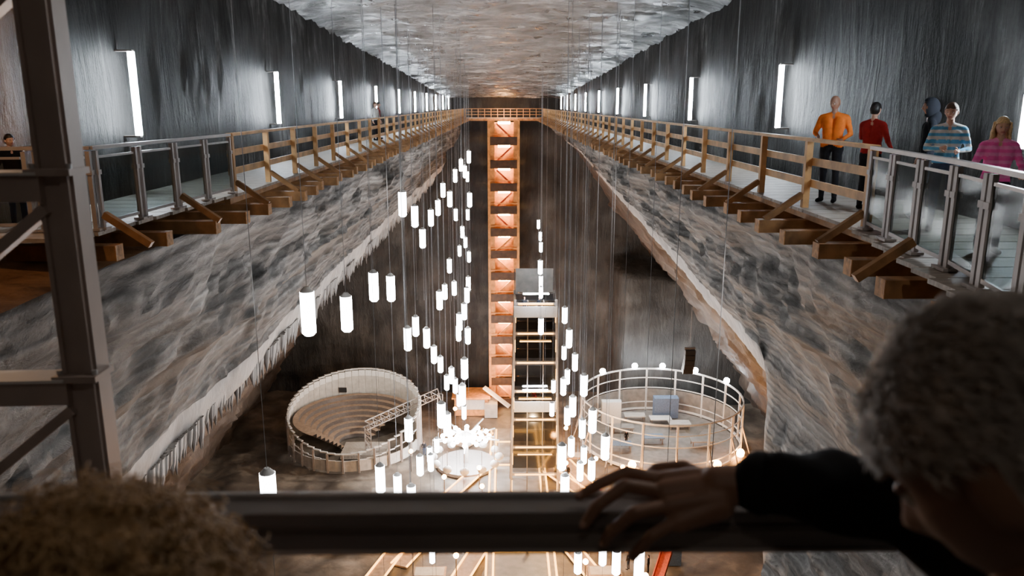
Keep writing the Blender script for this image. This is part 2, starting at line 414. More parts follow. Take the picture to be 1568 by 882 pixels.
# ---------------------------------------------------------------- stair tower
mb=MB(); x0,x1,y0,y1=-1.85,1.75,97.4,99.9
for x in(x0,x1):
    for y in(y0,y1): mb.box((x,y,(FLOOR-.4)/2),(.3,.3,-FLOOR-.4),M_orangeW)
z=FLOOR+.1;i=0
lev=2.8
while z<-.5:
    mb.box(((x0+x1)/2,(y0+y1)/2,z),(x1-x0,y1-y0,.12),M_brownW)
    mb.box(((x0+x1)/2,y0-.05,z+.25),(x1-x0+.1,.12,1.0),M_brownW)
    if z<-2:
        mb.box(((x0+x1)/2,y0-.02,z+1.05),(x1-x0,.08,.1),M_orangeW)
        mb.box((x0+.42,y0+.1,z+1.4),(.55,.08,lev-.2),M_orangeW); mb.box((x1-.36,y0+.1,z+1.4),(.45,.08,lev-.2),M_orangeW)
        s_=1 if i%2 else -1
        a=(-1.0*s_,y0+.5,z+.5);b=(.9*s_,y0+.5,z+lev-.5)
        mb.beam(a,b,.12,.22,M_redP if z>-16 else M_orangeW); mb.beam((a[0],y0+1.1,a[2]),(b[0],y0+1.1,b[2]),.7,.08,M_orangeW)
        mb.box((0,y1-.5,z+1.3),(2.4,.06,2.3),M_orangeW)
        mb.box((0,y0+1.0,z+lev-.4),(1.5,.25,.32),M_stairl)
    z+=lev;i+=1
mb.obj('stair_tower')
mb=MB()
mb.box((-4.2,95,FLOOR+1.2),(4.2,3,2.4),M_orangeW); mb.box((-4.2,93.45,FLOOR+1.5),(3.4,.1,1.3),M_white)
mb.box((-4.2,94.8,FLOOR+2.5),(4.8,3.8,.2),M_orangeW); mb.box((-1.7,94,FLOOR+.9),(1.6,2.5,1.8),M_beige)
mb.beam((-2.6,94,FLOOR+3.6),(.6,93,FLOOR+1.4),.9,.15,M_white)
mb.obj('ticket_kiosk')
# ---------------------------------------------------------------- lift tower
mb=MB(); cx,cy=2.95,74; hw=2.1; top=-16.3
for sx in(-1,1):
    for sy in(-1,1): mb.beam((cx+sx*hw*1.12,cy+sy*2,FLOOR),(cx+sx*hw*.92,cy+sy*2,top),.22,.22,M_steelT if sy<0 else M_steelD)
    mb.beam((cx+sx*.75,cy-2,FLOOR),(cx+sx*.75,cy-2,top),.1,.1,M_steelD)
z=FLOOR+2.6;i=0
while z<top+.5:
    w=hw*(1.12-.2*(z-FLOOR)/(top-FLOOR))
    mb.box((cx,cy-2,z),(2*w,.16,.22),M_steelT); mb.box((cx,cy+2,z),(2*w,.16,.22),M_steelD)
    mb.box((cx-w,cy,z),(.16,4,.2),M_steelD); mb.box((cx+w,cy,z),(.16,4,.2),M_steelD)
    mb.box((cx,cy+.7,z-.02),(2*w,2.4,.06),M_black)
    mb.box((cx,cy+1.95,z+1.4),(1.9*w,.05,2.4),M_greyP)
    mb.box((cx,cy-2.12,z+.02),(1.7*w,.05,.15),M_led)
    if i in(1,3,5): mb.box((cx,cy-2.12,z-.75),(1.5*w,.05,.10),M_led)
    for sx in(-1,1): mb.box((cx+sx*w*.97,cy-2.1,z-1.2),(.06,.05,1.2),M_led)
    mb.box((cx,cy+.5,z-.2),(1.2,.1,.07),M_led)
    mb.beam((cx-w,cy+2,z),(cx+w,cy+2,z+2.5),.1,.1,M_steelD); mb.beam((cx-w,cy-1.9,z),(cx-w,cy+2,z+2.5),.08,.08,M_steelD); mb.beam((cx+w,cy-1.9,z),(cx+w,cy+2,z+2.5),.08,.08,M_steelD)
    if z<top-1: mb.box((cx,cy-1.95,z+1.4),(1.9*w,.03,2.4),M_glassD)
    z+=2.9;i+=1
for z in(-17.9,-27.4):
    mb.box((cx,cy-2.25,z+.5),(4.0,.1,1.05),M_white); mb.box((cx-2,cy-1.6,z+.5),(.08,1.4,1.05),M_white);mb.box((cx+2,cy-1.6,z+.5),(.08,1.4,1.05),M_white)
    mb.box((cx,cy,z),(4.0,4.4,.15),M_white)
    mb.box((cx,cy-2.5,z+2.3),(2.4,.25,.1),M_cool)  # added glowing strip to brighten the white panels
mb.obj('lift_tower')
# ---------------------------------------------------------------- floor paths
mb=MB()
mb.box((1.35,71,FLOOR+.1),(5.9,36,.16),M_greyP)
for x in(-1.6,-1.0,3.7,4.3): mb.box((x,71,FLOOR+.25),(.17,35,.12),M_led)
for y in(56,62,68,79,85): mb.box((1.35,y,FLOOR+.25),(4.6,.16,.1),M_led)
for a,b in [((-1.8,80),(-8.5,66)),((-8.5,66),(-12,54)),((4.4,86),(8.6,74)),((-2,88),(-5,84)),((-4,72),(-9,60)),((4.6,78),(12,66)),((4.6,66),(9,54)),((-1.8,64),(-5,54))]:
    mb.beam((*a,FLOOR+.12),(*b,FLOOR+.12),1.5,.14,M_seat)
    d=(Vector(b)-Vector(a)).normalized(); n=Vector((-d.y,d.x))*.75
    for s_ in(-1,1): mb.beam((a[0]+n.x*s_,a[1]+n.y*s_,FLOOR+.24),(b[0]+n.x*s_,b[1]+n.y*s_,FLOOR+.24),.15,.09,M_led)
mb.obj('boardwalk')
# ---------------------------------------------------------------- amphitheatre
mb=MB(); c=Vector((-17.2,85.2)); R=7.4; n=56
def hh(t): return 2.0+4.6*max(0,.5+.5*math.sin(t))**.8
for i in range(n):
    t0=2*math.pi*i/n;t1=2*math.pi*(i+1)/n
    h=hh((t0+t1)/2)
    a=c+Vector((math.cos(t0),math.sin(t0)))*R; b=c+Vector((math.cos(t1),math.sin(t1)))*R
    front=math.sin(t0)<-.3
    if not front:
        mb.beam((*a,FLOOR+h/2-.2),(*(a+(b-a)*.96),FLOOR+h/2-.2),.15,h-.3,M_beige)
        mb.beam((*a,FLOOR+h-.5),(*(a+(b-a)*.9),FLOOR+h-.5),.25,.7,M_white)
    else:
        mb.beam((*a,FLOOR+.7),(*b,FLOOR+.7),.12,1.2,M_beige)
    mb.beam((*a,FLOOR+h+.05),(*b,FLOOR+h+.05),.22,.12,M_white)
    mb.beam((*a,FLOOR+h*.6+.05),(*b,FLOOR+h*.6+.05),.1,.1,M_white)
    if i%2==0: mb.box((*(c+Vector((math.cos(t0),math.sin(t0)))*(R+.15)),FLOOR+h/2),(.2,.2,h+.1),M_steelT)
for k in range(8):
    r0=6.9-.62*k; z=FLOOR+3.6-.45*k
    for i in range(30):
        t0=math.radians(35+205*i/30);t1=math.radians(35+205*(i+1)/30)
        vs=[]
        for t in(t0,t1):
            for rr,zz in((r0,z),(r0-.66,z),(r0-.66,z-.45)):
                vs.append((c.x+math.cos(t)*rr,c.y+math.sin(t)*rr,zz))
        mb.add(vs,[(0,1,4,3),(1,2,5,4)],[M_seat,M_steelD])
mb.box((c.x+1.5,c.y-2.5,FLOOR+.3),(5,3.5,.5),M_deck)
mb.box((-19.8,91.6,FLOOR+4.2),(.9,.15,.6),M_black)
mb.obj('amphitheatre')
# ---------------------------------------------------------------- sports arena
mb=MB(); c=Vector((18.1,86.0)); R=9.2; n=48
for i in range(n):
    t0=2*math.pi*i/n;t1=2*math.pi*(i+1)/n
    a=c+Vector((math.cos(t0),math.sin(t0)))*R; b=c+Vector((math.cos(t1),math.sin(t1)))*R
    for z,w in((5.6,.14),(4.4,.08),(3.1,.08),(1.2,.1),(.3,.2)): mb.beam((*a,FLOOR+z),(*b,FLOOR+z),w,w*1.3,M_white)
    if i%3==0:
        mb.box((*a,FLOOR+2.8),(.2,.2,5.7),M_white)
        d=(a-c).normalized(); mb.beam((*(a+d*1.0),FLOOR),(*a,FLOOR+3.2),.12,.12,M_steelT)
    if math.sin(t0)>.1: mb.beam((*a,FLOOR+1.6),(*b,FLOOR+1.6),.05,2.6,M_greyP)
mb.cyl((*c,FLOOR-.05),(*c,FLOOR+.12),R-.3,R-.3,M_greyP,40)
for t in(100,78,52,22,130):
    t=math.radians(t); p=c+Vector((math.cos(t),math.sin(t)))*R
    mb.ell((*p,FLOOR+6.0),(.38,.38,.38),M_cool,nu=8,nv=6)
for t in(-118,-90,-62,-36):
    t=math.radians(t); p=c+Vector((math.cos(t),math.sin(t)))*(R+.5)
    mb.ell((*p,FLOOR+.9),(.45,.45,.5),M_warm,nu=8,nv=6)
for x,y,m in((-4,2,M_greyP),(-1,-1,M_blueP),(3,3,M_beige),(4.5,-2,M_greyP),(-5,-3,M_blueP),(1,4.5,M_white),(-2,5.5,M_beige)):
    mb.box((c.x+x,c.y+y,FLOOR+.85),(2.6,1.4,.1),m)
    for sx in(-1,1):
        for sy in(-.5,.5): mb.box((c.x+x+sx*1.1,c.y+y+sy,FLOOR+.42),(.1,.1,.8),M_steelD)
mb.box((c.x+2,c.y+6.5,FLOOR+1.5),(3,1.2,2.6),M_blueP); mb.box((c.x-5,c.y+5,FLOOR+1.5),(2.4,1,2.8),M_white)
mb.obj('sports_arena')
mb=MB()
for i in range(5): mb.box((19.2,78+.04*i*i,-23.4-.55*i),(1.05,.8,.5),M_black,Matrix.Rotation(.05*i,3,'X'))
mb.box((19.2,78,-23.0),(1.1,.5,.08),M_steelD)
mb.cyl((19.2,78,-23.2),(19.2,78,-18.6),.02,.02,M_cable,4)
mb.obj('hanging_loudspeaker')
mb=MB()
def truss(a,b,w,n):
    a=Vector(a);b=Vector(b); d=(b-a)/n; up=Vector((0,0,w)) if abs(d.z)<d.length*.9 else Vector((w,0,0)); s_=d.cross(up).normalized()*w*.5
    P=[lambda q:q+up,lambda q:q+s_,lambda q:q-s_]
    for f in P: mb.beam(f(a),f(b),.09,.09,M_steelT)
    for i in range(n):
        p=a+d*i;q=p+d
        mb.beam(P[0](p),P[1](q),.06,.06,M_steelT);mb.beam(P[0](p),P[2](q),.06,.06,M_steelT);mb.beam(P[1](p),P[2](q),.06,.06,M_steelT); mb.beam(P[1](q),P[0](q),.06,.06,M_steelT)
truss((-15.5,82,FLOOR+3.2),(-8.0,89,FLOOR+4.4),.9,10)
truss((-8,89,FLOOR),(-8,89.0,FLOOR+4.6),.6,4)
truss((-15.5,82,FLOOR+.5),(-15.5,82.0,FLOOR+3.4),.6,4)
mb.obj('lighting_gantry')
mb=MB(); c=Vector((-4.2,79.5)); 
mb.cyl((*c,FLOOR),(*c,FLOOR+.35),3.2,3.2,M_steelT,28); mb.cyl((*c,FLOOR),(*c,FLOOR+3.6),.3,.22,M_white,12)
mb.cyl((*c,FLOOR+3.2),(*c,FLOOR+3.9),1.3,.2,M_white,16)
for i in range(12):
    t=2*math.pi*i/12; d=Vector((math.cos(t),math.sin(t)))
    p=c+d*3.6
    mb.beam((*c,FLOOR+3.3),(*p,FLOOR+2.9+(i%3)*.6),.12,.12,M_white)
    mb.cyl((*p,FLOOR+1.2),(*p,FLOOR+3.0),.04,.04,M_steelT,6)
    mb.ell((*p,FLOOR+1.0),(.5,.4,.45),M_white,nu=10,nv=7)
    for r in(.9,1.7,2.5): mb.ell((*(c+d*r),FLOOR+3.4),(.25,.25,.25),M_cool,nu=8,nv=6)
mb.obj('carousel')
mb=MB()
mb.beam((14.2,60,FLOOR+3.2),(12.2,56.5,FLOOR+.4),.9,.12,M_redP); 
for s_ in(-.45,.45): mb.beam((14.2+s_,60,FLOOR+3.45),(12.2+s_,56.5,FLOOR+.65),.08,.4,M_redP)
mb.box((14.4,60.6,FLOOR+1.6),(1.2,1.2,3.2),M_blueP); mb.beam((15,62,FLOOR),(14.5,61.1,FLOOR+3.2),.6,.08,M_steelT)
mb.obj('playground_slide')
mb=MB()
for x,y in((9.5,64),(8.2,58),(7.5,63),(-6.2,58),(-12,72),(13.5,70),(7.6,80)):
    mb.box((x,y,FLOOR+.82),(2.7,1.5,.14),M_seat); mb.box((x,y,FLOOR+.9),(2.4,1.2,.03),M_beige)
    for sx in(-1,1):
        for sy in(-1,1): mb.box((x+sx*1.1,y+sy*.5,FLOOR+.38),(.14,.14,.76),M_beam)
mb.obj('game_tables')
mb=MB()
for x,y in((-3,66),(-6,72),(6,70),(9.5,76),(-10,78),(7,84),(5.5,62),(12,74),(-7,86),(6,91),(-8.5,62),(8,67),(10.5,71),(-2.6,74),(6.3,75),(7.8,88),(9,60),(13,63),(-4,58),(6.5,57),(11,55),(5.6,79),(-2.2,70),(-6,90),(8.6,82)):
    mb.cyl((x,y,FLOOR),(x,y,FLOOR+2.2),.05,.05,M_steelD,6); mb.ell((x,y,FLOOR+2.35),(.24,.24,.24),M_warm,nu=8,nv=6)
mb.obj('path_lamps')
# ---------------------------------------------------------------- people
def skin_m(n,c): return simple(n,c,.5,0,.1,20)
S_fair=skin_m('skin_fair',(.62,.36,.26)); S_tan=skin_m('skin_tan',(.36,.19,.13)); S_dim=skin_m('skin_dimmed',(.27,.15,.10))  # last skin tone is darkened in colour for the low foreground light
H_black=simple('hair_black',(.012,.01,.01),.45,0,.3,40); H_grey=simple('hair_grey',(.46,.42,.38),.55,0,.25,60); H_blond=simple('hair_blond',(.72,.5,.26),.45,0,.35,60); H_curl=simple('hair_dark_blond',(.46,.30,.15),.5,0,.35,60); H_brown=simple('hair_brown',(.1,.05,.03),.45,0,.3,40)
M_eye=simple('eye_white',(.6,.58,.55),.4,0,.02); M_iris=simple('iris_dark',(.03,.02,.015),.3); M_lips=simple('lips',(.45,.15,.12),.5)
def cap_dist(p,a,b,ra,rb):
    ab=b-a; l=ab.length_squared; t=0 if l<1e-9 else max(0,min(1,(p-a).dot(ab)/l))
    return (p-(a+ab*t)).length-(ra+(rb-ra)*t)
def remesh(mb,parts,voxel,sm=5):
    t=MB(); 
    for (a,b,ra,rb,m) in parts:
        a=Vector(a);b=Vector(b)
        t.ell(a,(ra,)*3,M_black,nu=16,nv=10); t.ell(b,(rb,)*3,M_black,nu=16,nv=10)
        if (b-a).length>1e-4: t.cyl(a,b,ra,rb,M_black,16)
    o=t.obj('tmp'); r=o.modifiers.new('r','REMESH'); r.mode='VOXEL'; r.voxel_size=voxel
    s=o.modifiers.new('s','SMOOTH'); s.factor=.5; s.iterations=sm
    dg=bpy.context.evaluated_depsgraph_get(); e=o.evaluated_get(dg); me=e.to_mesh()
    vs=[v.co.copy() for v in me.vertices]; fs=[list(p.vertices) for p in me.polygons]
    pr=[(Vector(a),Vector(b),ra,rb,m) for a,b,ra,rb,m in parts]; mats=[]
    for f in fs:
        c=sum((vs[i] for i in f),Vector())/len(f)
        mats.append(min(pr,key=lambda q:cap_dist(c,q[0],q[1],q[2],q[3]))[4])
    e.to_mesh_clear(); me0=o.data; D.objects.remove(o); D.meshes.remove(me0)
    return vs,fs,mats
def skull(d):
    x,y,z=d.x*.077,d.y*.097,d.z*.118
    if z<0:
        k=-z/.118; x*=1-.32*k**1.6; y*= (1-.35*k) if y>0 else (1-.08*k)
    if d.y<0:
        g=math.exp; e=0
        e+=.024*g(-(x/.013)**2-((z+.028)/.015)**2)+.011*g(-(x/.010)**2-((z+.004)/.022)**2)
        e-=.010*g(-((abs(x)-.031)/.016)**2-((z-.002)/.013)**2)
        e+=.005*g(-((z-.024)/.009)**2-(x/.05)**2)
        e+=.006*g(-(x/.022)**2-((z+.058)/.008)**2)-.004*g(-(x/.02)**2-((z+.072)/.006)**2)
        e+=.010*g(-(x/.022)**2-((z+.096)/.016)**2)
        y-=e
    return Vector((x,y,z))
def is_hair(p,line=.062):
    if p.y<-.035: return p.z>line-.25*abs(p.x)
    if p.y<.02: return p.z>.015+( -.02-p.y)*-.3
    return p.z>-.065
def head(mb,M,skin,hair,style='short',nu=40,nv=30,vol=.012,line=.062):
    vs=[];fs=[];fm=[]
    for i in range(nv+1):
        p=math.pi*i/nv
        for j in range(nu):
            t=2*math.pi*j/nu; vs.append(skull(Vector((math.sin(p)*math.cos(t),math.sin(p)*math.sin(t),math.cos(p)))))
    for i in range(nv):
        for j in range(nu):
            f=(i*nu+j,(i+1)*nu+j,(i+1)*nu+(j+1)%nu,i*nu+(j+1)%nu); fs.append(f)
            c=sum((vs[q] for q in f),Vector())/4
            fm.append(M_lips if (c.y<-.07 and abs(c.x)<.023 and abs(c.z+.058)<.009) else (skin if not is_hair(c,line) else (hair if style!='bald' else skin)))
    mb.add(vs,fs,fm,True,M)
    R=M.to_3x3()
    for s_ in(-1,1):
        mb.ell(M@Vector((s_*.031,-.0765,.002)),(.0125,)*3,M_eye,nu=10,nv=8); mb.ell(M@Vector((s_*.031,-.0865,.002)),(.0055,.004,.0055),M_iris,R,8,6)
        mb.ell(M@Vector((s_*.031,-.080,.0095)),(.0145,.011,.0065),skin,R,10,6)
        mb.ell(M@Vector((s_*.079,.008,-.004)),(.009,.02,.033),skin,R@Matrix.Rotation(s_*.3,3,'Z'),12,8)
        mb.ell(M@Vector((s_*.031,-.093,.024)),(.017,.004,.0035),hair,R,8,6)
    if style!='bald':
        hv=[];hf=[]
        for i in range(nv+1):
            p=math.pi*i/nv
            for j in range(nu):
                t=2*math.pi*j/nu; d=Vector((math.sin(p)*math.cos(t),math.sin(p)*math.sin(t),math.cos(p))); q=skull(d)
                hv.append(q+d*vol*(1+.5*nz(q.x,q.y,q.z,45,3)))
        for i in range(nv):
            for j in range(nu):
                f=(i*nu+j,(i+1)*nu+j,(i+1)*nu+(j+1)%nu,i*nu+(j+1)%nu); c=sum((hv[q] for q in f),Vector())/4
                if is_hair(c,line): hf.append(f)
        mb.add(hv,hf,hair,True,M)
    if style=='long':
        for k in range(70):
            t=math.radians(random.uniform(-12,192)); r=.085+random.random()*.012
            a=Vector((math.cos(t)*r*.95,math.sin(t)*r*1.0+.01,.05)); L=random.uniform(.24,.33)
            pts=[M@(a+Vector((a.x*.25*q+.01*math.sin(q*6+k),abs(a.y)*.1*q,-L*q))) for q in(0,.25,.5,.75,1)]
            mb.tube(pts,[.012,.014,.014,.012,.004],hair,6)
def human(name,loc,face,H,top,bottom,shoe,skin,hair,style='short',arms=None,hood=None,headrot=0,short_sleeve=False,stripe=None,wide=1.0,headpitch=0):
    mb=MB(); V=Vector
    if arms is None: arms={}
    def dfl(s): return (V((s*.27,.02,1.14)),V((s*.26,-.06,.9)))
    P=[]; w=wide
    for s in(-1,1):
        P+=[((s*.07*w,.0,.95),(s*.055*w,0,1.12),.105,.095,top),((s*.055*w,0,1.12),(s*.085*w,0,1.33),.095,.098,top)]
        P+=[((s*.08*w,.01,.9),(s*.07,0,.93),.1,.105,bottom)]
        P+=[((s*.03,.005,1.445),(s*.165*w,.01,1.395),.052,.060,top)]
        P+=[((s*.095,0,.88),(s*.1,-.01,.5),.09,.06,bottom),((s*.1,-.01,.5),(s*.105,.02,.1),.06,.045,bottom),((s*.105,.03,.045),(s*.125,-.15,.035),.045,.035,shoe)]
        e,wr=arms.get('l' if s>0 else 'r',dfl(s)); e=V(e);wr=V(wr); sh=V((s*.18*w,.01,1.385))
        P+=[(sh,e,.056,.043,top),(e,wr,.041,.028,skin if short_sleeve else top)]
        d=(wr-e).normalized(); k=wr+d*.08
        P+=[(wr+d*.015,k,.028,.031,skin)]
    P+=[((0,.005,1.43),(0,-.005,1.56),.050,.048,skin)]
    if hood: P+=[((0,.05,1.45),(0,.06,1.5),.09,.09,hood)]
    vs,fs,mats=remesh(mb,P,.014,4)
    for i,v in enumerate(vs):
        if .2<v.z<1.4 and V((v.x,v.y,0)).length>1e-4: vs[i]=v+V((v.x,v.y,0)).normalized()*.009*nz(v.x,v.y,v.z*1.4,9,2)
    if stripe:
        for i,f in enumerate(fs):
            c=sum((vs[q] for q in f),Vector())/len(f)
            if mats[i]==top and int(c.z/.045)%2==0: mats[i]=stripe
    mb.add(vs,fs,mats,True)
    for s in(-1,1):
        e,wr=arms.get('l' if s>0 else 'r',dfl(s)); e=V(e);wr=V(wr); d=(wr-e).normalized()
        side_=d.cross(V((0,-1,0))) 
        if side_.length<.3: side_=d.cross(V((0,0,1)))
        side_.normalize(); nrm=side_.cross(d)
        k=wr+d*.085
        for fi,(o,L) in enumerate(((-.027,.06),(-.009,.07),(.009,.066),(.027,.052))):
            a=k+side_*o; b=a+d*L*.5+nrm*.006; c2=b+d*L*.45+nrm*.02
            mb.tube([a-d*.02,a,b,c2,c2+d*.004],[.009,.0095,.0085,.007,.002],skin,7)
        a=wr+d*.03+side_*.03; mb.tube([a,a+side_*.02+d*.025,a+side_*.026+d*.05,a+side_*.026+d*.054],[.011,.0105,.008,.002],skin,7)
    Mh=Matrix.Translation((0,-.015,1.635))@Matrix.Rotation(headrot,4,'Z')@Matrix.Rotation(headpitch,4,'X')
    head(mb,Mh,skin,hair,style)
    if hood:
        hv=[];hf=[];nu=32;nv=24
        for i in range(nv+1):
            p=math.pi*i/nv
            for j in range(nu):
                t=2*math.pi*j/nu; hv.append(Vector((math.sin(p)*math.cos(t)*.11,math.sin(p)*math.sin(t)*.13,math.cos(p)*.15-.01)))
        for i in range(nv):
            for j in range(nu):
                f=(i*nu+j,(i+1)*nu+j,(i+1)*nu+(j+1)%nu,i*nu+(j+1)%nu); c=sum((hv[q] for q in f),Vector())/4
                if not(c.y<-.06 and c.z<.085): hf.append(f)
        mb.add(hv,hf,hood,True,Mh)
    o=mb.obj(name); s=H/1.755; o.scale=(s,s,s); o.location=loc; o.rotation_euler=(0,0,face); return o
def cloth(n,c): return simple(n,c,.9,0,.15,12,.2,spec=.15)
C_or=cloth('cloth_orange',(.85,.2,.03)); C_red=cloth('cloth_red',(.33,.02,.02)); C_navy=cloth('cloth_navy',(.008,.009,.013)); C_dark=cloth('cloth_dark',(.02,.02,.024)); C_jean=cloth('cloth_denim',(.05,.07,.12))
C_blue=cloth('cloth_blue',(.12,.4,.66)); C_wh=cloth('cloth_white',(.7,.7,.68)); C_pink=cloth('cloth_pink',(.95,.13,.46)); C_pink2=cloth('cloth_pink_light',(.95,.28,.58)); C_blk=cloth('cloth_black',(.008,.008,.009)); C_coat=cloth('cloth_charcoal',(.016,.016,.019))
a=math.radians
human('man_in_orange',(5.42,13.2,0),a(-35),1.74,C_or,C_dark,C_blk,S_tan,H_grey,'bald',wide=1.12,headrot=a(-20),headpitch=a(12),arms={'r':((-.27,-.05,1.15),(-.18,-.25,1.1)),'l':((.28,0,1.14),(.2,-.22,1.05))})
human('woman_in_red',(5.62,12.2,0),a(125),1.63,C_red,C_dark,C_blk,S_fair,H_black,'short',arms={'l':((.26,-.12,1.18),(.2,-.33,1.22)),'r':((-.27,0,1.14),(-.24,-.2,1.0))})
human('person_in_hood',(6.0,11.3,0),a(-110),1.68,C_navy,C_dark,C_blk,S_tan,H_black,'short',hood=C_navy)
human('boy_in_striped_shirt',(5.62,10.1,0),a(-25),1.62,C_blue,C_jean,C_blk,S_fair,H_brown,'short',stripe=C_wh,headrot=a(-15),headpitch=a(8),arms={'r':((-.26,-.05,1.14),(-.10,-.28,1.16)),'l':((.26,-.02,1.14),(.12,-.28,1.12))})
human('girl_in_pink',(5.32,8.55,0),a(-20),1.47,C_pink,C_dark,C_wh,S_fair,H_blond,'long',stripe=C_pink2,headpitch=a(8),arms={'r':((-.27,-.05,1.14),(-.2,-.3,1.12)),'l':((.27,-.02,1.14),(.22,-.25,1.05))})
human('walkway_visitor',(-5.9,38,0),a(90),1.7,C_red,C_jean,C_blk,S_fair,H_black)
human('walkway_visitor',(-5.8,36.5,0),a(60),1.7,C_wh,C_dark,C_blk,S_fair,H_brown)
human('child_on_walkway',(-6.5,10.6,0),a(60),1.22,C_navy,C_jean,C_blk,S_fair,H_black)
base=[human('visitor',(1.9,72.4,-17.8),0,1.72,C_dark,C_jean,C_blk,S_fair,H_brown),human('visitor',(3.3,72.5,-17.8),a(30),1.7,C_navy,C_dark,C_blk,S_fair,H_black),human('visitor',(9.2,56.2,FLOOR),a(70),1.75,C_red,C_jean,C_blk,S_fair,H_black)]
for i,(x,y,z) in enumerate([(2.2,72.6,-27.3),(3.6,72.5,-27.3),(2.9,72.7,-27.3),(10.4,59.5,FLOOR),(11.2,60.4,FLOOR),(8.2,61,FLOOR),(10.8,57.5,FLOOR),(-5,68,FLOOR),(9.3,71,FLOOR),(6.6,76,FLOOR),(14,84.5,FLOOR+.12),(20,85,FLOOR+.12),(-9,82,FLOOR),(12,59,FLOOR),(6.8,66,FLOOR),(2,62,FLOOR+.18)]):
    s=base[i%3]; o=D.objects.new('visitor',s.data); o.location=(x,y,z); o.scale=s.scale; o.rotation_euler=(0,0,i*1.3); SC.collection.objects.link(o)
# ---------------------------------------------------------------- foreground man
V=Vector
mb=MB()
P=[((.62,.25,.88),(.56,.38,1.02),.15,.15,C_coat),((.56,.38,1.0),(.52,.50,1.10),.15,.12,C_coat),((.74,.42,.9),(.62,.55,1.08),.13,.12,C_coat),
   ((.58,.36,1.11),(.58,.70,1.10),.075,.075,C_coat),
   ((.50,.55,1.13),(.45,.57,1.25),.06,.058,S_dim),
   ((.58,.72,1.09),(.50,.88,1.12),.07,.055,C_coat),((.50,.88,1.12),(.335,.975,1.103),.055,.037,C_coat),((.42,.93,1.115),(.37,.955,1.11),.052,.043,C_coat),
   ((.58,.34,1.10),(.66,.30,.88),.065,.05,C_coat),((.66,.30,.88),(.55,.42,.75),.048,.035,C_coat)]
for s_,(hx,hy) in enumerate(((.62,.22),(.72,.42))):
    P+=[((hx,hy,.85),(hx+.02,hy-.02,.45),.095,.065,C_dark),((hx+.02,hy-.02,.45),(hx+.05,hy-.06,.09),.065,.05,C_dark),((hx+.05,hy-.06,.05),(hx-.12,hy,.04),.05,.04,C_blk)]
vs,fs,mats=remesh(mb,P,.010,4)
for i,v in enumerate(vs):
    if v.x<.5 and v.y>.85: vs[i]=v+V((0,0,.004*math.sin(v.x*90+v.y*40)))
mb.add(vs,fs,mats,True)
HP=[((.335,.975,1.10),(.29,.985,1.095),.027,.027,S_dim),((.29,.998,1.092),(.225,1.008,1.088),.023,.016,S_dim),((.29,.985,1.09),(.218,.988,1.083),.024,.016,S_dim),((.29,.972,1.083),(.222,.968,1.072),.022,.015,S_dim),((.29,.965,1.075),(.232,.955,1.055),.02,.014,S_dim)]
F=[[(.222,1.010,1.088),(.172,1.018,1.098),(.132,1.012,1.083),(.104,1.006,1.068)],
   [(.216,.989,1.083),(.163,.981,1.096),(.124,.970,1.072),(.108,.967,1.046)],
   [(.220,.969,1.072),(.172,.951,1.072),(.142,.955,1.042),(.136,.968,1.018)],
   [(.230,.956,1.056),(.194,.938,1.046),(.176,.945,1.018),(.174,.961,1.0)],
   [(.285,1.005,1.088),(.255,1.035,1.095),(.222,1.056,1.083),(.200,1.062,1.063)]]
for i,f in enumerate(F):
    rr=[.0105,.0098,.0088,.0074]
    if i==3: rr=[.009,.0085,.0075,.0065]
    if i==4: rr=[.014,.012,.0105,.009]
    for k in range(3): HP.append((f[k],f[k+1],rr[k],rr[k+1],S_dim))
vs,fs,mats=remesh(mb,HP,.0028,3); mb.add(vs,fs,mats,True)
M_nail=simple('fingernail',(.45,.28,.22),.3)
for i,f in enumerate(F):
    a_=V(f[2]);b_=V(f[3]); d=(b_-a_).normalized(); out=V((-.2,-.6,.75)) if i<4 else V((0,.3,.9)); out=(out-d*out.dot(d)).normalized()
    R=Matrix((d.cross(out),d,out)).transposed(); mb.ell(b_+out*.0062,(.0048,.006,.0018),M_nail,R,10,6)
mb.tube([(.352,.966,1.106),(.34,.972,1.104),(.33,.978,1.102)],[.042,.043,.038],C_coat,20)
Mh=Matrix.Translation((.425,.60,1.318))@Matrix.Rotation(a(-138),4,'Z')@Matrix.Rotation(a(38),4,'X')@Matrix.Scale(1.04,4)
head(mb,Mh,S_dim,H_grey,'short',72,56,.010,.045)
for k in range(15000):
    z=random.uniform(-1,1); t=random.uniform(0,2*math.pi); q=math.sqrt(1-z*z); d=V((q*math.cos(t),q*math.sin(t),z)); p=skull(d)
    if not is_hair(p,.045): continue
    tang=(V((.25,1,-.7))-d*V((.25,1,-.7)).dot(d)); 
    if tang.length<.05: continue
    tang.normalize(); j=V((random.gauss(0,.2),random.gauss(0,.2),random.gauss(0,.2)))
    L=random.uniform(.014,.026); tt=(tang+j).normalized()
    p0=p+d*.009; pts=[Mh@p0,Mh@(p0+d*L*.2+tt*L*.45),Mh@(p0+d*L*.16+tt*L*.98)]
    mb.tube(pts,[.0009,.0008,.0003],H_grey,3)
mb.obj('man_leaning_on_handrail')
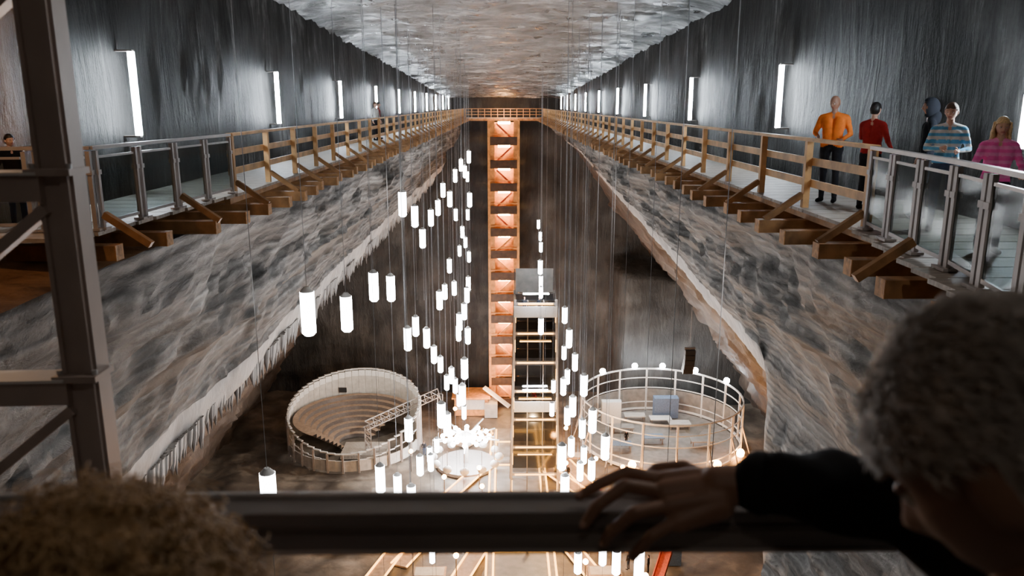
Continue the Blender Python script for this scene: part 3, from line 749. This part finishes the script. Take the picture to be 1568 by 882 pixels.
# ---------------------------------------------------------------- foreground curly haired visitor
mb=MB(); hc=V((-.350,.60,1.133))
P=[((-.43,.53,.75),(-.28,.53,.75),.1,.1,C_dark),((-.43,.54,.76),(-.43,.55,.91),.09,.085,C_coat),((-.29,.54,.76),(-.29,.55,.91),.09,.085,C_coat),((-.50,.55,.92),(-.22,.55,.92),.055,.055,C_coat),
 ((-.50,.55,.92),(-.56,.58,.76),.05,.04,C_coat),((-.56,.58,.76),(-.48,.76,.72),.038,.03,C_coat),((-.22,.55,.92),(-.16,.58,.76),.05,.04,C_coat),((-.16,.58,.76),(-.22,.76,.72),.038,.03,C_coat),((-.36,.56,.93),(-.348,.59,1.04),.045,.045,S_fair),
 ((-.42,.53,.72),(-.42,.53,.4),.075,.055,C_dark),((-.42,.53,.4),(-.42,.55,.08),.055,.04,C_dark),((-.29,.53,.72),(-.29,.53,.4),.075,.055,C_dark),((-.29,.53,.4),(-.29,.55,.08),.055,.04,C_dark),((-.42,.54,.04),(-.43,.68,.035),.04,.033,C_wh),((-.29,.54,.04),(-.28,.68,.035),.04,.033,C_wh)]
vs,fs,mats=remesh(mb,P,.012,4); mb.add(vs,fs,mats,True)
Mh=Matrix.Translation(hc)@Matrix.Rotation(a(170),4,'Z')@Matrix.Rotation(a(15),4,'X')@Matrix.Scale(.97,4)
head(mb,Mh,S_fair,H_curl,'short',48,36,.024)
for k in range(2600):
    z=random.uniform(-.7,1); t=random.uniform(0,2*math.pi); q=math.sqrt(1-z*z); d=V((q*math.cos(t),q*math.sin(t),z)); p=skull(d)
    if not is_hair(p,.05): continue
    side_k=1+.9*abs(d.x)
    ax=(d*.8+V((random.gauss(0,.5),random.gauss(0,.5),random.gauss(0,.4)-.1))).normalized(); u=ax.cross(V((.3,.5,.8))).normalized(); w_=ax.cross(u)
    r=random.uniform(.005,.011); L=random.uniform(.018,.042)*side_k; ph=random.random()*6; tw=random.uniform(12,20)
    pts=[]
    for s_ in range(20):
        f=s_/19; an=ph+f*tw
        pts.append(Mh@(p+d*.018+ax*L*f+(u*math.cos(an)+w_*math.sin(an))*r*min(1,f*3)-V((0,0,.012))*f*f))
    mb.tube(pts,.0009,H_curl,3)
mb.obj('curly_haired_visitor')
# ---------------------------------------------------------------- lights
def point(name,loc,E,col,r=.15):
    l=D.lights.new(name,'POINT'); l.energy=E; l.color=col; l.shadow_soft_size=r; o=D.objects.new(name,l); o.location=loc; SC.collection.objects.link(o)
def spot(name,loc,tgt,E,col,ang=100,r=.3):
    l=D.lights.new(name,'SPOT'); l.energy=E; l.color=col; l.spot_size=math.radians(ang); l.spot_blend=.8; l.shadow_soft_size=r; o=D.objects.new(name,l); o.location=loc
    o.rotation_euler=(Vector(tgt)-Vector(loc)).to_track_quat('-Z','Y').to_euler(); SC.collection.objects.link(o)
point('carousel_light',(-4.2,77.5,FLOOR+6.5),5200,(1,.97,.93))
point('arena_light',(16,86,FLOOR+8),3000,(1,.95,.86))
point('amphitheatre_light',(-15,84,FLOOR+9),2000,(1,.88,.75))
point('kiosk_light',(-1.5,92,FLOOR+4),1600,(1,.5,.2))
point('floor_fill_light',(3,66,FLOOR+6),3200,(1,.64,.32))  # added fill points that lift the cavern floor, apart from the lamp posts
point('floor_fill_light',(9,76,FLOOR+5),2600,(1,.55,.22))
point('floor_fill_light',(7,56,FLOOR+6),2800,(1,.66,.36))
point('floor_fill_light',(-6,58,FLOOR+6),2000,(1,.72,.45))
for y in(12,26,42,60):
    for sg in(-1,1):
        spot('added_fill_spot',(sg*5.1,y,-.75),(-sg*7,y+4,-8),560,(1,.96,.9),80)  # unseen fill spots added under the decks to light the lower walls
point('bridge_light',(0,99.0,.7),320,(1,.5,.2))
point('foreground_fill',(.1,-1.4,4.2),24,(1,.88,.75),.1)  # added point that lights the foreground heads and mast, no fixture modelled
point('walkway_fill',(3.0,3.4,3.9),120,(1,.93,.85),.1)  # added fill point to brighten the visitors on the right walkway
point('brown_wall_fill',(-5.7,8.2,3.0),120,(1,.6,.32),.1)  # unseen warm point added to light the brown wall end
w=D.worlds.new('World'); SC.world=w; w.use_nodes=True; w.node_tree.nodes['Background'].inputs[0].default_value=(.02,.022,.025,1)
# ---------------------------------------------------------------- camera
cam=D.cameras.new('camera'); cam.lens=27.76; cam.sensor_width=36; cam.clip_start=.02; cam.clip_end=500
cam.dof.use_dof=True; cam.dof.focus_distance=30; cam.dof.aperture_fstop=4.2
co=D.objects.new('camera',cam); co.location=(0,0,EYE); co.rotation_euler=(math.radians(90-13.1),0,math.radians(-.57)); SC.collection.objects.link(co); SC.camera=co
